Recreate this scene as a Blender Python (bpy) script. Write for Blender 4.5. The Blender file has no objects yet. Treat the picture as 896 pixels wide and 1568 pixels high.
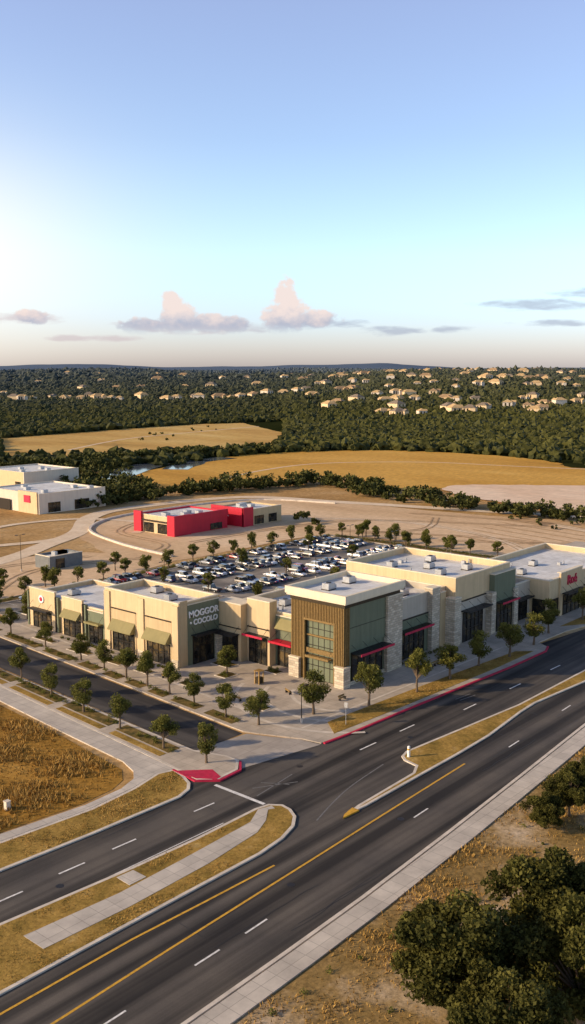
import bpy, bmesh, math, random
import numpy as np
from mathutils import Vector
random.seed(7); rng=np.random.default_rng(7)
sc=bpy.context.scene
COL=sc.collection
# ------------------------------------------------------------------ frames
# site frame: x runs along the main road, y along the side street, tower corner = origin
RX,RY=.6561,-.7547      # across-valley direction
FX,FY=.7547,.6561       # valley direction (towards the hills)
CAMX,CAMY,CAMZ=-94.05,-73.15,40.0
def valley(X,Y):  # valley survey (X across, Y along) -> site
    return (CAMX+X*RX+Y*FX, CAMY+X*RY+Y*FY)
# ------------------------------------------------------------------ materials
MATS={}
def newmat(name):
    m=bpy.data.materials.new(name); m.use_nodes=True
    nt=m.node_tree; b=nt.nodes['Principled BSDF']
    MATS[name]=m
    return m,nt,b
def N(nt,t,**k):
    n=nt.nodes.new(t)
    for a,v in k.items(): setattr(n,a,v)
    return n
def ramp(nt,fac,stops):
    r=N(nt,'ShaderNodeValToRGB'); e=r.color_ramp.elements
    while len(e)<len(stops): e.new(.5)
    for i,(p,c) in enumerate(stops):
        e[i].position=p; e[i].color=(*c,1)
    nt.links.new(fac,r.inputs[0]); return r.outputs[0]
def noise(nt,scale,detail=6,rough=.6,stretch=(1,1,1),coord='Object',rot=0):
    tc=N(nt,'ShaderNodeTexCoord'); mp=N(nt,'ShaderNodeMapping')
    mp.inputs['Scale'].default_value=stretch; mp.inputs['Rotation'].default_value=(0,0,rot)
    n=N(nt,'ShaderNodeTexNoise'); n.inputs['Scale'].default_value=scale
    n.inputs['Detail'].default_value=detail; n.inputs['Roughness'].default_value=rough
    nt.links.new(tc.outputs[coord],mp.inputs[0]); nt.links.new(mp.outputs[0],n.inputs[0])
    return n.outputs[0]
def mixc(nt,f,a,b,mode='MIX'):
    m=N(nt,'ShaderNodeMix',data_type='RGBA',blend_type=mode)
    for s,v in ((0,f),(6,a),(7,b)):
        if isinstance(v,(int,float)): m.inputs[s].default_value=v
        elif isinstance(v,tuple): m.inputs[s].default_value=(*v,1)
        else: nt.links.new(v,m.inputs[s])
    return m.outputs[2]
def bump(nt,b,h,s=.3,d=.05):
    n=N(nt,'ShaderNodeBump'); n.inputs['Strength'].default_value=s; n.inputs['Distance'].default_value=d
    nt.links.new(h,n.inputs['Height']); nt.links.new(n.outputs[0],b.inputs['Normal'])
def simple(name,c,rough=.8,var=.15,scale=1.2,metal=0,bmp=0,spec=.3,weather=0):
    m,nt,b=newmat(name)
    n=noise(nt,scale)
    lo=tuple(x*(1-var) for x in c); hi=tuple(min(1,x*(1+var)) for x in c)
    col=ramp(nt,n,[(.3,lo),(.7,hi)])
    if weather:   # rain streaks
        s1=ramp(nt,noise(nt,1.0,7,.7,(2.2,2.2,.16)),[(.32,(1-weather,)*3),(.62,(1.03,1.03,1.03))])
        col=mixc(nt,1.0,col,s1,'MULTIPLY')
    nt.links.new(col,b.inputs['Base Color'])
    b.inputs['Roughness'].default_value=rough; b.inputs['Metallic'].default_value=metal
    b.inputs['Specular IOR Level'].default_value=spec
    if bmp: bump(nt,b,noise(nt,scale*12),bmp)
    return m
def ground2(name,stops,scale,fine,stretch=(1,1,1),rot=0,finestops=None,bmp=.4):
    m,nt,b=newmat(name)
    a=ramp(nt,noise(nt,scale,8,.62,stretch,rot=rot),stops)
    f=ramp(nt,noise(nt,fine,5,.7),finestops or [(.3,(.55,.55,.55)),(.7,(1.25,1.25,1.25))])
    nt.links.new(mixc(nt,1.0,a,f,'MULTIPLY'),b.inputs['Base Color'])
    b.inputs['Roughness'].default_value=.95; b.inputs['Specular IOR Level'].default_value=.1
    if bmp: bump(nt,b,noise(nt,fine*1.5),bmp,.1)
    return m
terrain_m=ground2('dry_ground',[(.3,(.24,.135,.04)),(.5,(.48,.29,.11)),(.72,(.60,.42,.22))],.03,.9)
golden_m=ground2('golden_grass',[(.28,(.36,.18,.025)),(.42,(.56,.30,.05)),(.6,(.66,.38,.08)),(.78,(.72,.48,.15))],.022,.5,(1,.4,1),.9,[(.3,(.7,.7,.7)),(.7,(1.15,1.15,1.15))])
field_m=ground2('rough_field',[(.28,(.17,.085,.015)),(.45,(.34,.18,.03)),(.62,(.46,.25,.05)),(.78,(.54,.34,.10))],.12,1.4,(1,.5,1),.4)
pasture_m=ground2('pasture',[(.3,(.27,.17,.045)),(.46,(.55,.33,.09)),(.6,(.64,.43,.14)),(.72,(.72,.54,.25))],.02,.3,(1,.3,1),.85,[(.3,(.72,.72,.72)),(.7,(1.12,1.12,1.12))])
verge_m=ground2('verge_grass',[(.25,(.14,.10,.022)),(.42,(.28,.18,.04)),(.6,(.42,.26,.065)),(.78,(.52,.38,.16))],.35,3.5)
lawn_m=ground2('planting',[(.3,(.06,.06,.018)),(.5,(.17,.12,.038)),(.7,(.32,.21,.07))],.8,5)
pale_m=ground2('pale_dirt',[(.3,(.50,.32,.17)),(.42,(.63,.44,.255)),(.56,(.70,.51,.32)),(.72,(.80,.64,.45))],.035,.6,(1,.25,1),.4,[(.3,(.80,.78,.76)),(.7,(1.1,1.1,1.1))],.2)
track_m=ground2('worn_track',[(.3,(.66,.50,.33)),(.7,(.80,.66,.49))],.2,1.2,(1,1,1),0,[(.3,(.85,.85,.85)),(.7,(1.08,1.08,1.08))],.2)
rut_m=ground2('wheel_ruts',[(.3,(.40,.26,.14)),(.7,(.56,.39,.23))],.3,1.5)
lime_m=ground2('limestone_dirt',[(.3,(.68,.47,.31)),(.7,(.84,.66,.49))],.06,.3,(1,.4,1),.3,[(.3,(.85,.85,.85)),(.7,(1.08,1.08,1.08))],.2)
scrub_m=ground2('scrub_ground',[(.3,(.19,.125,.035)),(.5,(.33,.215,.08)),(.62,(.50,.37,.22)),(.75,(.58,.46,.33))],.16,2.2)
def asphalt(name,c0,c1,stretch,rot=0,sc_=.9):
    m,nt,b=newmat(name)
    a=ramp(nt,noise(nt,sc_,4,.5,stretch,rot=rot),[(.38,c0),(.5,tuple((x+y)*.5 for x,y in zip(c0,c1))),(.6,c1)])
    g=ramp(nt,noise(nt,30,3,.6),[(.3,(.8,.8,.8)),(.7,(1.2,1.2,1.2))])
    p=ramp(nt,noise(nt,.10,8,.65),[(.35,(.76,.76,.78)),(.65,(1.22,1.18,1.12))])
    nt.links.new(mixc(nt,1.0,mixc(nt,1.0,a,g,'MULTIPLY'),p,'MULTIPLY'),b.inputs['Base Color'])
    b.inputs['Roughness'].default_value=.8; b.inputs['Specular IOR Level'].default_value=.2
    return m
asph_m=asphalt('asphalt_road',(.028,.025,.0225),(.108,.096,.083),(.012,.62,1))
asph2_m=asphalt('asphalt_street',(.032,.030,.030),(.085,.078,.072),(.62,.02,1))
lot_m=asphalt('asphalt_lot',(.18,.162,.14),(.28,.255,.22),(.3,.3,1))
def concrete(name,c,joint=1.5,jw=.02):
    m,nt,b=newmat(name)
    tc=N(nt,'ShaderNodeTexCoord')
    br=N(nt,'ShaderNodeTexBrick'); br.offset=0
    br.inputs['Scale'].default_value=1; br.inputs['Brick Width'].default_value=joint; br.inputs['Row Height'].default_value=joint
    br.inputs['Mortar Size'].default_value=jw
    br.inputs['Color1'].default_value=(*c,1); br.inputs['Color2'].default_value=(*[x*.88 for x in c],1)
    br.inputs['Mortar'].default_value=(*[x*.6 for x in c],1)
    nt.links.new(tc.outputs['Object'],br.inputs['Vector'])
    f=ramp(nt,noise(nt,.3,9,.68),[(.3,(.72,.70,.68)),(.7,(1.15,1.12,1.08))])
    nt.links.new(mixc(nt,1.0,br.outputs[0],f,'MULTIPLY'),b.inputs['Base Color'])
    b.inputs['Roughness'].default_value=.85
    return m
conc_m=concrete('concrete_paving',(.52,.45,.365),1.4)
kerb_m=simple('concrete_kerb',(.60,.53,.44),.85,.2,.8)
path_m=concrete('concrete_path',(.58,.53,.46),1.5,.025)
apron_m=concrete('concrete_apron',(.43,.385,.335),2.5,.02)
white_m=simple('road_paint_white',(.70,.68,.64),.6,.3,3)
yellow_m=simple('road_paint_yellow',(.60,.33,.03),.6,.3,3)
redp_m=simple('red_kerb_paint',(.50,.02,.06),.6,.2,2)
faint_m=simple('worn_paint',(.16,.155,.15),.8,.3,4)
tan_m=simple('tan_stucco',(.64,.485,.285),.9,.06,.5,bmp=.1,weather=.13)
tan2_m=simple('dark_tan_stucco',(.54,.41,.235),.9,.06,.5,bmp=.1,weather=.13)
grey_m=simple('grey_beige_stucco',(.49,.43,.345),.9,.05,.5,weather=.13)
sage_m=simple('sage_stucco',(.165,.185,.12),.9,.06,.5,weather=.16)
cap_m=simple('cream_cap',(.74,.64,.47),.7,.06,.5,weather=.08)
bronze_m=simple('bronze_metal',(.035,.028,.022),.4,.1,3,.4)
slat_m=simple('wood_slats',(.22,.14,.047),.6,.3,4)
slatback_m=simple('slat_backing',(.05,.035,.018),.8,.1)
m,nt,b=newmat('white_membrane_roof'); roof_m=m
br=N(nt,'ShaderNodeTexBrick'); br.offset=.5; br.inputs['Scale'].default_value=1; br.inputs['Brick Width'].default_value=5; br.inputs['Row Height'].default_value=1.6; br.inputs['Mortar Size'].default_value=.03
br.inputs['Color1'].default_value=(.74,.74,.72,1); br.inputs['Color2'].default_value=(.66,.66,.64,1); br.inputs['Mortar'].default_value=(.45,.45,.44,1)
tc=N(nt,'ShaderNodeTexCoord'); nt.links.new(tc.outputs['Object'],br.inputs['Vector'])
nt.links.new(mixc(nt,1.0,br.outputs[0],ramp(nt,noise(nt,.35,8,.7),[(.3,(.72,.70,.67)),(.6,(1.05,1.05,1.05))]),'MULTIPLY'),b.inputs['Base Color']); b.inputs['Roughness'].default_value=.7
red_m=simple('red_panel',(.50,.012,.035),.5,.08,.5,weather=.1)
black_m=simple('black_metal',(.02,.02,.022),.45,.1)
metal_m=simple('galvanised_metal',(.42,.43,.44),.45,.15,2,.3)
olive_m=simple('olive_awning',(.24,.205,.085),.7,.1)
wood_m=simple('timber',(.42,.26,.08),.7,.2,5)
sign_m=simple('sign_white',(.85,.85,.83),.5,.02)
wallwhite_m=simple('off_white_wall',(.68,.59,.47),.85,.05,.3,weather=.1)
bark_m=simple('bark',(.14,.10,.065),.95,.3,6)
rock_m=simple('limestone_rock',(.58,.45,.30),.95,.25,1.5,bmp=.5)
m,nt,b=newmat('glass'); glass_m=m
g=ramp(nt,noise(nt,.7,3),[(.38,(.010,.012,.014)),(.52,(.03,.028,.022)),(.66,(.13,.09,.04))])
nt.links.new(g,b.inputs['Base Color']); b.inputs['Roughness'].default_value=.05; b.inputs['Specular IOR Level'].default_value=.6
m,nt,b=newmat('limestone_veneer'); stone_m=m
tc=N(nt,'ShaderNodeTexCoord'); geo=N(nt,'ShaderNodeSeparateXYZ'); cmb=N(nt,'ShaderNodeCombineXYZ')
nt.links.new(tc.outputs['Object'],geo.inputs[0])
ad=N(nt,'ShaderNodeMath',operation='ADD'); nt.links.new(geo.outputs[0],ad.inputs[0]); nt.links.new(geo.outputs[1],ad.inputs[1])
nt.links.new(ad.outputs[0],cmb.inputs[0]); nt.links.new(geo.outputs[2],cmb.inputs[1])
br=N(nt,'ShaderNodeTexBrick'); br.inputs['Scale'].default_value=1; br.inputs['Brick Width'].default_value=.7; br.inputs['Row Height'].default_value=.32
br.inputs['Mortar Size'].default_value=.025
br.inputs['Color1'].default_value=(.68,.585,.44,1); br.inputs['Color2'].default_value=(.42,.34,.24,1); br.inputs['Mortar'].default_value=(.30,.27,.23,1)
nt.links.new(cmb.outputs[0],br.inputs['Vector']); nt.links.new(br.outputs[0],b.inputs['Base Color']); b.inputs['Roughness'].default_value=.9
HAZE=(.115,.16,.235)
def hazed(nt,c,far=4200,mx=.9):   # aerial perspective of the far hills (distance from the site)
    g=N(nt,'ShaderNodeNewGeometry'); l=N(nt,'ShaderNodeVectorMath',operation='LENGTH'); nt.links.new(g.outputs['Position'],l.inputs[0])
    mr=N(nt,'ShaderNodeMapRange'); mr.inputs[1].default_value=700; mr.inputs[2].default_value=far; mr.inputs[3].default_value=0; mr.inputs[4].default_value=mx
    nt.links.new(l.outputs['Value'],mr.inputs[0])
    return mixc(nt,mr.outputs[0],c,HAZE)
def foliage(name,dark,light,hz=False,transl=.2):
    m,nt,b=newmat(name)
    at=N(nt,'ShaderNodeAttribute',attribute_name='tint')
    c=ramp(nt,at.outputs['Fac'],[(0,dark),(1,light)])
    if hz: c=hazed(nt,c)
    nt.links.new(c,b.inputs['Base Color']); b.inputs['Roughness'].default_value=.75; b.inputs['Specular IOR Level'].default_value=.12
    if transl:
        t=N(nt,'ShaderNodeBsdfTranslucent'); nt.links.new(c,t.inputs[0]); mx=N(nt,'ShaderNodeMixShader'); mx.inputs[0].default_value=transl
        nt.links.new(b.outputs[0],mx.inputs[1]); nt.links.new(t.outputs[0],mx.inputs[2]); nt.links.new(mx.outputs[0],nt.nodes['Material Output'].inputs[0])
    return m
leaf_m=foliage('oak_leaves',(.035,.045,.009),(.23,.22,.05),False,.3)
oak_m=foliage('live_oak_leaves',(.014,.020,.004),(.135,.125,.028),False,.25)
creek_m=foliage('creek_foliage',(.016,.024,.006),(.11,.108,.028),False,0)
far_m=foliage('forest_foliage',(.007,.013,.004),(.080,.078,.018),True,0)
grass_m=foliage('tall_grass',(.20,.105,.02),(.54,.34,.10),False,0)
# ------------------------------------------------------------------ mesh helpers
def mk(name,V,F,mats,mi=None,tint=None,smooth=False,parent=None,link=True):
    V=np.asarray(V,dtype=np.float32).reshape(-1,3); F=np.asarray(F,dtype=np.int32); k=F.shape[1]
    me=bpy.data.meshes.new(name); me.vertices.add(len(V)); me.vertices.foreach_set('co',V.ravel())
    me.loops.add(F.size); me.loops.foreach_set('vertex_index',F.ravel())
    me.polygons.add(len(F)); me.polygons.foreach_set('loop_start',np.arange(0,F.size,k,dtype=np.int32))
    try: me.polygons.foreach_set('loop_total',np.full(len(F),k,dtype=np.int32))
    except Exception: pass
    if mi is not None: me.polygons.foreach_set('material_index',np.asarray(mi,dtype=np.int32))
    me.polygons.foreach_set('use_smooth',np.full(len(F),smooth,dtype=bool))
    for m in mats: me.materials.append(m)
    if tint is not None:
        a=me.attributes.new('tint','FLOAT','POINT'); a.data.foreach_set('value',np.asarray(tint,dtype=np.float32))
    me.update(calc_edges=True)
    if not link: return me
    o=bpy.data.objects.new(name,me); COL.objects.link(o)
    if parent: o.parent=parent
    return o
def empty(name,loc=(0,0,0)):
    e=bpy.data.objects.new(name,None); e.location=loc; e.empty_display_size=.5; COL.objects.link(e); return e
class Part:
    """collects boxes / prisms into one mesh"""
    def __init__(s,name): s.n=name; s.bm=bmesh.new(); s.m=[]
    def mid(s,m):
        if m not in s.m: s.m.append(m)
        return s.m.index(m)
    def box(s,x0,x1,y0,y1,z0,z1,m):
        x0,x1=sorted((x0,x1)); y0,y1=sorted((y0,y1)); z0,z1=sorted((z0,z1))
        s.hexa(((x0,y0,z0),(x1,y0,z0),(x1,y1,z0),(x0,y1,z0),(x0,y0,z1),(x1,y0,z1),(x1,y1,z1),(x0,y1,z1)),m)
    def hexa(s,P,m):
        v=[s.bm.verts.new(p) for p in P]; i=s.mid(m)
        for f in ((3,2,1,0),(4,5,6,7),(0,1,5,4),(1,2,6,5),(2,3,7,6),(3,0,4,7)):
            fc=s.bm.faces.new([v[j] for j in f]); fc.material_index=i
    def cyl(s,p0,p1,r0,r1,m,n=8):
        p0=Vector(p0); p1=Vector(p1); d=(p1-p0).normalized(); a=d.orthogonal().normalized(); b=d.cross(a); i=s.mid(m)
        A=[s.bm.verts.new(p0+(a*math.cos(t)+b*math.sin(t))*r0) for t in [2*math.pi*k/n for k in range(n)]]
        B=[s.bm.verts.new(p1+(a*math.cos(t)+b*math.sin(t))*r1) for t in [2*math.pi*k/n for k in range(n)]]
        for k in range(n):
            f=s.bm.faces.new([A[k],A[(k+1)%n],B[(k+1)%n],B[k]]); f.material_index=i
        s.bm.faces.new(B).material_index=i; s.bm.faces.new(A[::-1]).material_index=i
    def prism(s,pts,z0,z1,m,inset=0,m2=None):
        ar=sum(pts[i][0]*pts[(i+1)%len(pts)][1]-pts[(i+1)%len(pts)][0]*pts[i][1] for i in range(len(pts)))
        if ar<0: pts=pts[::-1]
        T=[s.bm.verts.new((x,y,z1)) for x,y in pts]; i=s.mid(m)
        if z1>z0+1e-6:
            B=[s.bm.verts.new((x,y,z0)) for x,y in pts]
            for k in range(len(pts)):
                j=(k+1)%len(pts); s.bm.faces.new([B[k],B[j],T[j],T[k]]).material_index=i
        f=s.bm.faces.new(T); f.material_index=i; f.normal_update()
        if inset:
            bmesh.ops.inset_region(s.bm,faces=[f],thickness=inset,use_even_offset=True,depth=0)
            f.material_index=s.mid(m2)
    def done(s,parent=None,link=True):
        bmesh.ops.triangulate(s.bm,faces=[f for f in s.bm.faces if len(f.verts)>4])
        me=bpy.data.meshes.new(s.n); s.bm.to_mesh(me); s.bm.free()
        for m in s.m: me.materials.append(m)
        if not link: return me
        o=bpy.data.objects.new(s.n,me); COL.objects.link(o)
        if parent: o.parent=parent
        return o
def smooth(pts,n=6,closed=False):
    out=[]; L=len(pts)
    rngi=range(L) if closed else range(L-1)
    for i in rngi:
        g=lambda k: np.array(pts[k%L] if closed else pts[max(0,min(L-1,k))],float)
        p0,p1,p2,p3=g(i-1),g(i),g(i+1),g(i+2)
        for t in np.linspace(0,1,n,endpoint=False):
            out.append(tuple(.5*((2*p1)+(-p0+p2)*t+(2*p0-5*p1+4*p2-p3)*t*t+(-p0+3*p1-3*p2+p3)*t**3)))
    if not closed: out.append(tuple(pts[-1]))
    return out
def ribbon(P,pts,w,z,m,z0=None,off=0):
    pts=[np.array(p,float) for p in pts]; L=[];R=[]
    for i,p in enumerate(pts):
        d=pts[min(i+1,len(pts)-1)]-pts[max(i-1,0)]; d/=np.linalg.norm(d)+1e-9; n=np.array([-d[1],d[0]])
        L.append(p+n*(off+w/2)); R.append(p+n*(off-w/2))
    i=P.mid(m)
    for k in range(len(pts)-1):
        q=[R[k],R[k+1],L[k+1],L[k]]
        if z0 is None:
            P.bm.faces.new([P.bm.verts.new((a[0],a[1],z)) for a in q]).material_index=i
        else:
            P.hexa([(a[0],a[1],z0) for a in q]+[(a[0],a[1],z) for a in q],m)
def sheet(name,pts,z,m,sm=False,z0=None,wob=0):
    if sm: pts=smooth(pts,8 if wob else 5,True)
    if wob:
        g=random.Random(len(name)); pts=[(x+g.uniform(-wob,wob),y+g.uniform(-wob,wob)) for x,y in pts]
    P=Part(name); P.prism(pts,z if z0 is None else z0,z,m); return P.done()
def inpoly(px,py,poly):
    inside=np.zeros(px.shape,bool); n=len(poly); j=n-1
    for i in range(n):
        xi,yi=poly[i]; xj,yj=poly[j]
        c=((yi>py)!=(yj>py))&(px<(xj-xi)*(py-yi)/(yj-yi+1e-12)+xi); inside^=c; j=i
    return inside
# ------------------------------------------------------------------ terrain
def sst(a,b,x):
    t=np.clip((x-a)/(b-a),0,1); return t*t*(3-2*t)
def terr(X,Y):
    n1=np.sin(X*.0061+1.3)*np.cos(Y*.0043+.4); n2=np.sin(X*.017+Y*.009)*.5+np.sin(X*.011-Y*.02+2)*.5
    S=520+240*(1-sst(-70,20,X))
    z=24*sst(S,1700,Y)+ (3.6*n1+2.2*n2)*sst(760,1150,Y)
    r=X/np.maximum(Y,1)
    z+=12*np.exp(-((Y-1480)/380)**2)*sst(.0,.16,r)+5*np.exp(-((Y-1150)/160)**2)*np.exp(-((r-.2)/.09)**2)
    z+=8*np.exp(-((Y-2100)/400)**2)*np.exp(-((r+.2)/.10)**2)
    z+=6*sst(1800,3200,Y)*(1+.8*np.sin(X*.0022+.6))
    ridge=.60+.16*np.sin(r*9+2.2)+.10*np.sin(r*23+.5)+.05*np.sin(r*61)+.50*np.exp(-((r-.09)/.035)**2)+.44*np.exp(-((r+.22)/.05)**2)
    z+=42*sst(4000,7500,Y)*ridge
    return z
GF=[(108.8,189.5),(160,222),(216.3,242.8),(264,241.5),(303.8,207.6),(312.6,157.8),(300,120),(281.5,96.5),(300,40),(240,20),(204.3,61.2),(190.8,100.7),(173.3,115.3),(186,135),(190.2,157.1),(132.8,167.4)]
LF=[(156,322),(222.7,426.5),(305,442),(399.5,449),(440,435),(453,414),(413,372),(330,300),(255.7,251),(189.8,293.7),(170,300)]
ys=np.concatenate([np.linspace(-60,60,5),np.linspace(90,700,62),np.linspace(712,2600,130),np.geomspace(2650,16000,46)])
ts=np.linspace(-1,1,181)
YY,TT=np.meshgrid(ys,ts,indexing='ij'); XX=TT*(260+YY.clip(0)*.75)
ZZ=terr(XX,YY)
V=np.stack([CAMX+XX*RX+YY*FX,CAMY+XX*RY+YY*FY,ZZ],-1).reshape(-1,3)
nr,nc=YY.shape; I=np.arange(nr*nc).reshape(nr,nc)
F=np.stack([I[:-1,:-1],I[:-1,1:],I[1:,1:],I[1:,:-1]],-1).reshape(-1,4)
cy=(YY[:-1,:-1]+YY[1:,1:]).ravel()/2
mi=(cy>392).astype(int)
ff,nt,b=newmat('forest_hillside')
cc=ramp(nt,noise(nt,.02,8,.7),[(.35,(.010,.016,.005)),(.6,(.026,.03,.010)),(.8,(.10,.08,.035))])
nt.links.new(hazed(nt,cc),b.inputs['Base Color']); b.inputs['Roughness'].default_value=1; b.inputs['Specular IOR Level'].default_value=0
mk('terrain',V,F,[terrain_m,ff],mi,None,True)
sheet('golden_field',GF,.16,golden_m,True,wob=1.5)
sheet('pasture_field',LF,.16,pasture_m,True,wob=2)
P=Part('field_track'); ribbon(P,smooth([(135,172),(190,190),(230,190),(262,160),(272,120),(290,60)]),1.6,.2,track_m); ribbon(P,smooth([(200,330),(270,370),(340,385),(430,400)]),2,.2,track_m); P.done()
sheet('limestone_pit_ground',[(194,105),(215,84),(240,40),(230,0),(190,10),(160,32),(163,55),(168,72),(176,92)],.32,lime_m,True,wob=1)
sheet('graded_dirt',[(40,80),(44,110),(56,128),(83,139),(124,135),(136,110),(143,61),(152,36),(170,0),(160,-40),(78,-22),(76,14),(89,36),(89,74)],.05,pale_m,True,wob=.5)
sheet('graded_dirt',[(-20,76),(-10,96),(12,108),(36,100),(44,79)],.06,pale_m,True,wob=.5)
P=Part('dirt_track')
ribbon(P,smooth([(-30,92),(18,105.7),(35.7,114.6),(51.8,123.9),(69,141.5),(87.8,147.4),(126,140),(137,111),(146,79),(158,36),(170,-20)]),5,.10,track_m)
ribbon(P,smooth([(20,125),(40,119),(52,124)]),3,.11,track_m)
ribbon(P,smooth([(30,140),(48,146),(66,140),(72,120),(60,112)]),2.4,.12,track_m)
ribbon(P,smooth([(92,20),(110,40),(118,70),(108,95)]),3,.09,track_m); ribbon(P,smooth([(95,-15),(125,10),(140,40)]),3.5,.08,track_m)
P.done()
P=Part('wheel_ruts')
for line in ([(92,20),(110,40),(118,70),(108,95)],[(95,-15),(125,10),(140,40),(132,80)],[(60,92),(90,90),(115,80),(135,40)],[(48,90),(55,96),(60,118),(90,128),(118,120)],[(100,50),(120,20),(150,-5)],[(96,70),(112,62),(130,70)],[(0,80),(18,92),(40,86)],[(-12,84),(6,100),(34,96)],[(92,2),(112,30),(104,60),(94,80)]):
    for o_ in (-.8,.8): ribbon(P,smooth(line,8),.4,.115,rut_m,None,o_)
for k in range(9):
    x=100+k*5; ribbon(P,smooth([(x,14-k*.5),(x+4,30),(x+9,52)],8),.5,.112,rut_m)
P.done()
P=Part('retaining_kerb')
ribbon(P,smooth([(45,82),(48,104),(57,126),(80,137),(122,133),(134,108)]),.6,.5,kerb_m,0.0)
P.done()
rv,nt,b=newmat('river_water'); b.inputs['Base Color'].default_value=(.12,.14,.16,1); b.inputs['Roughness'].default_value=.08
bump(nt,b,noise(nt,.6),.1)
P=Part('river'); ribbon(P,smooth([(120,205),(145,222),(160,232),(182,244)]),14,.22,rv); ribbon(P,smooth([(170,219),(180,226),(190,231),(200,238),(222,240)]),11,.23,rv); P.done()
# ------------------------------------------------------------------ roads
sheet('main_road',[(-170,-34.5),(-56,-32.2),(-24,-30.9),(8,-28.6),(30,-27.3),(60,-26.6),(240,-24),(240,-9),(48,-10.4),(36,-9),(-16.5,-6.5),(-24.7,-4.6),(-31,-4),(-170,-5)],.02,asph_m)
sk=lambda x,y:(x+.075*y,y)
sheet('side_street',[sk(-26.0,-.8),sk(-19.2,-.8),sk(-19.0,60),sk(-19,140),sk(-26.8,140),sk(-26.6,60)],.024,asph2_m)
P=Part('concrete_apron')
P.prism([(-26.0,-.5),(-24.9,-4.1),(-24.9,-5.9),(-26.2,-7.4),(-16.1,-9.4),(-16.4,-6.8),(-18,-3.6),(-19.0,-1.2)],.02,.032,apron_m)
P.done()
mk_=Part('road_markings')
def rect(x0,x1,y0,y1,m,z=.03): mk_.prism([(x0,y0),(x1,y0),(x1,y1),(x0,y1)],z,z,m)
yA=[(-170,-29),(-110,-27.2),(-61.4,-25.7),(-52.6,-25.3),(-35.9,-24.7),(-24,-24.25),(-10.4,-23.8)]
ribbon(mk_,yA,.2,.03,yellow_m)
ribbon(mk_,[(-170,-23.2),(-63.7,-22.5),(-53,-22.4),(-46.5,-22.7),(-38.6,-23.0)],.2,.03,yellow_m)
for s in range(12):
    x=-51-s*8.5; yy=np.interp(x,[-170,-61,-36],[-31,-28.2,-27.6])
    ribbon(mk_,[(x-1.2,yy-.04),(x+1.2,yy)],.16,.03,white_m)
for x,yy in ((-46,-27.9),(-22.8,-26.7),(-2.3,-25.0),(12,-24.2),(28,-23.6),(44,-23.2),(60,-23)):
    ribbon(mk_,[(x-1.2,yy-.04),(x+1.2,yy+.04)],.16,.03,white_m)
for x in (-120,-112,-104,-96,-88,-80,-72,-64,-55.6,-49.7,-44.3,-34.9):
    ribbon(mk_,[(x-1.25,-10.9),(x+1.25,-11.0)],.18,.03,white_m)
for x,yy in ((-13.1,-13.5),(-5.9,-13.6),(4.8,-15.3),(15.3,-15.65),(26,-15.9),(37,-16.1),(48,-16.2)):
    ribbon(mk_,[(x-1.4,yy),(x+1.4,yy-.05)],.18,.03,white_m)
rect(-31.0,-30.6,-14.7,-8.2,white_m)
for p,q in (((-30,-13),(-24,-12.2)),((-29,-11.5),(-25,-13.8)),((-27.5,-11.2),(-26,-13.6)),((6,-12.6),(9,-12.9)),((6,-13.2),(9,-13.6))):
    ribbon(mk_,[p,q],.15,.031,faint_m)
ribbon(mk_,smooth([(-30.2,-20.5),(-26,-19.2),(-22,-18.3),(-16,-17.6)]),.14,.03,faint_m)
ribbon(mk_,[(-170,-15.2),(-60,-14.1),(-36,-14.55)],.1,.03,white_m)
mk_.done()
P=Part('road_cracks'); gc=random.Random(12)
crack_m=simple('crack_sealant',(.018,.017,.016),.5,.1)
for i in range(34):
    x=gc.uniform(-75,50); y=gc.choice((gc.uniform(-31,-23),gc.uniform(-14.3,-8.5))) if x<-32 else gc.uniform(-28,-22.6) if gc.random()<.5 else gc.uniform(-17.2,-11.8)
    if gc.random()<.45:
        pts=[(x+gc.uniform(-.15,.15),y+k*.7) for k in range(gc.randint(3,5))]
    else:
        pts=[(x+k*1.6,y+gc.uniform(-.12,.12)) for k in range(gc.randint(3,8))]
    ribbon(P,smooth(pts,3),.05,.0265,crack_m)
for x,y in ((-40,-26),(-52,-12.5),(-8,-15.5),(-22,-11.5),(-25,-26)):
    P.cyl((x,y,.015),(x,y,.027),.33,.33,bronze_m,16)
P.done()
def island(name,pts,m2,rim=.3,h=.14,sm=0):
    if sm: pts=smooth(pts,sm,True)
    P=Part(name); P.prism(pts,0,h,kerb_m,rim,m2); return P.done()
medL=[(-170,-22),(-62.7,-20.9),(-45.4,-20.95),(-38.1,-21.0),(-34.8,-20.6),(-32.4,-19.8),(-30.9,-18.7),(-30.1,-17.4),(-29.9,-16.2),(-30.7,-15.1),(-32.2,-14.8),(-39.7,-14.9),(-46.6,-14.6),(-58,-13.7),(-170,-11.5)]
island('median_island',medL,verge_m)
P=Part('median_path')
P.prism([(-57.9,-16.4),(-57.9,-18.8),(-50.4,-19.1),(-42.1,-18.9),(-35.5,-18.2),(-33.3,-17.2),(-31.6,-15.9),(-31.0,-16.2),(-30.8,-15.6),(-32.2,-15.2),(-34.5,-16.4),(-43.1,-16.8),(-49.8,-17.0)],.10,.16,path_m)
P.prism([(-48.4,-15.0),(-46.8,-15.1),(-46.8,-16.7),(-48.5,-16.7)],.10,.165,path_m); P.done()
island('median_island',[(-13.9,-18.7),(-13.2,-17.9),(-11.8,-17.5),(-3.1,-18.3),(9.2,-19.4),(60,-19.6),(240,-18.5),(240,-20.6),(60,-21.6),(22.6,-21.7),(11,-20.7),(7.2,-20.9),(-2,-21.9),(-9,-22.1),(-15.2,-22.1),(-25,-22.15),(-27.8,-21.9),(-25.5,-21.5),(-16,-21.2),(-14.3,-20.4)],verge_m,.28)
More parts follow.
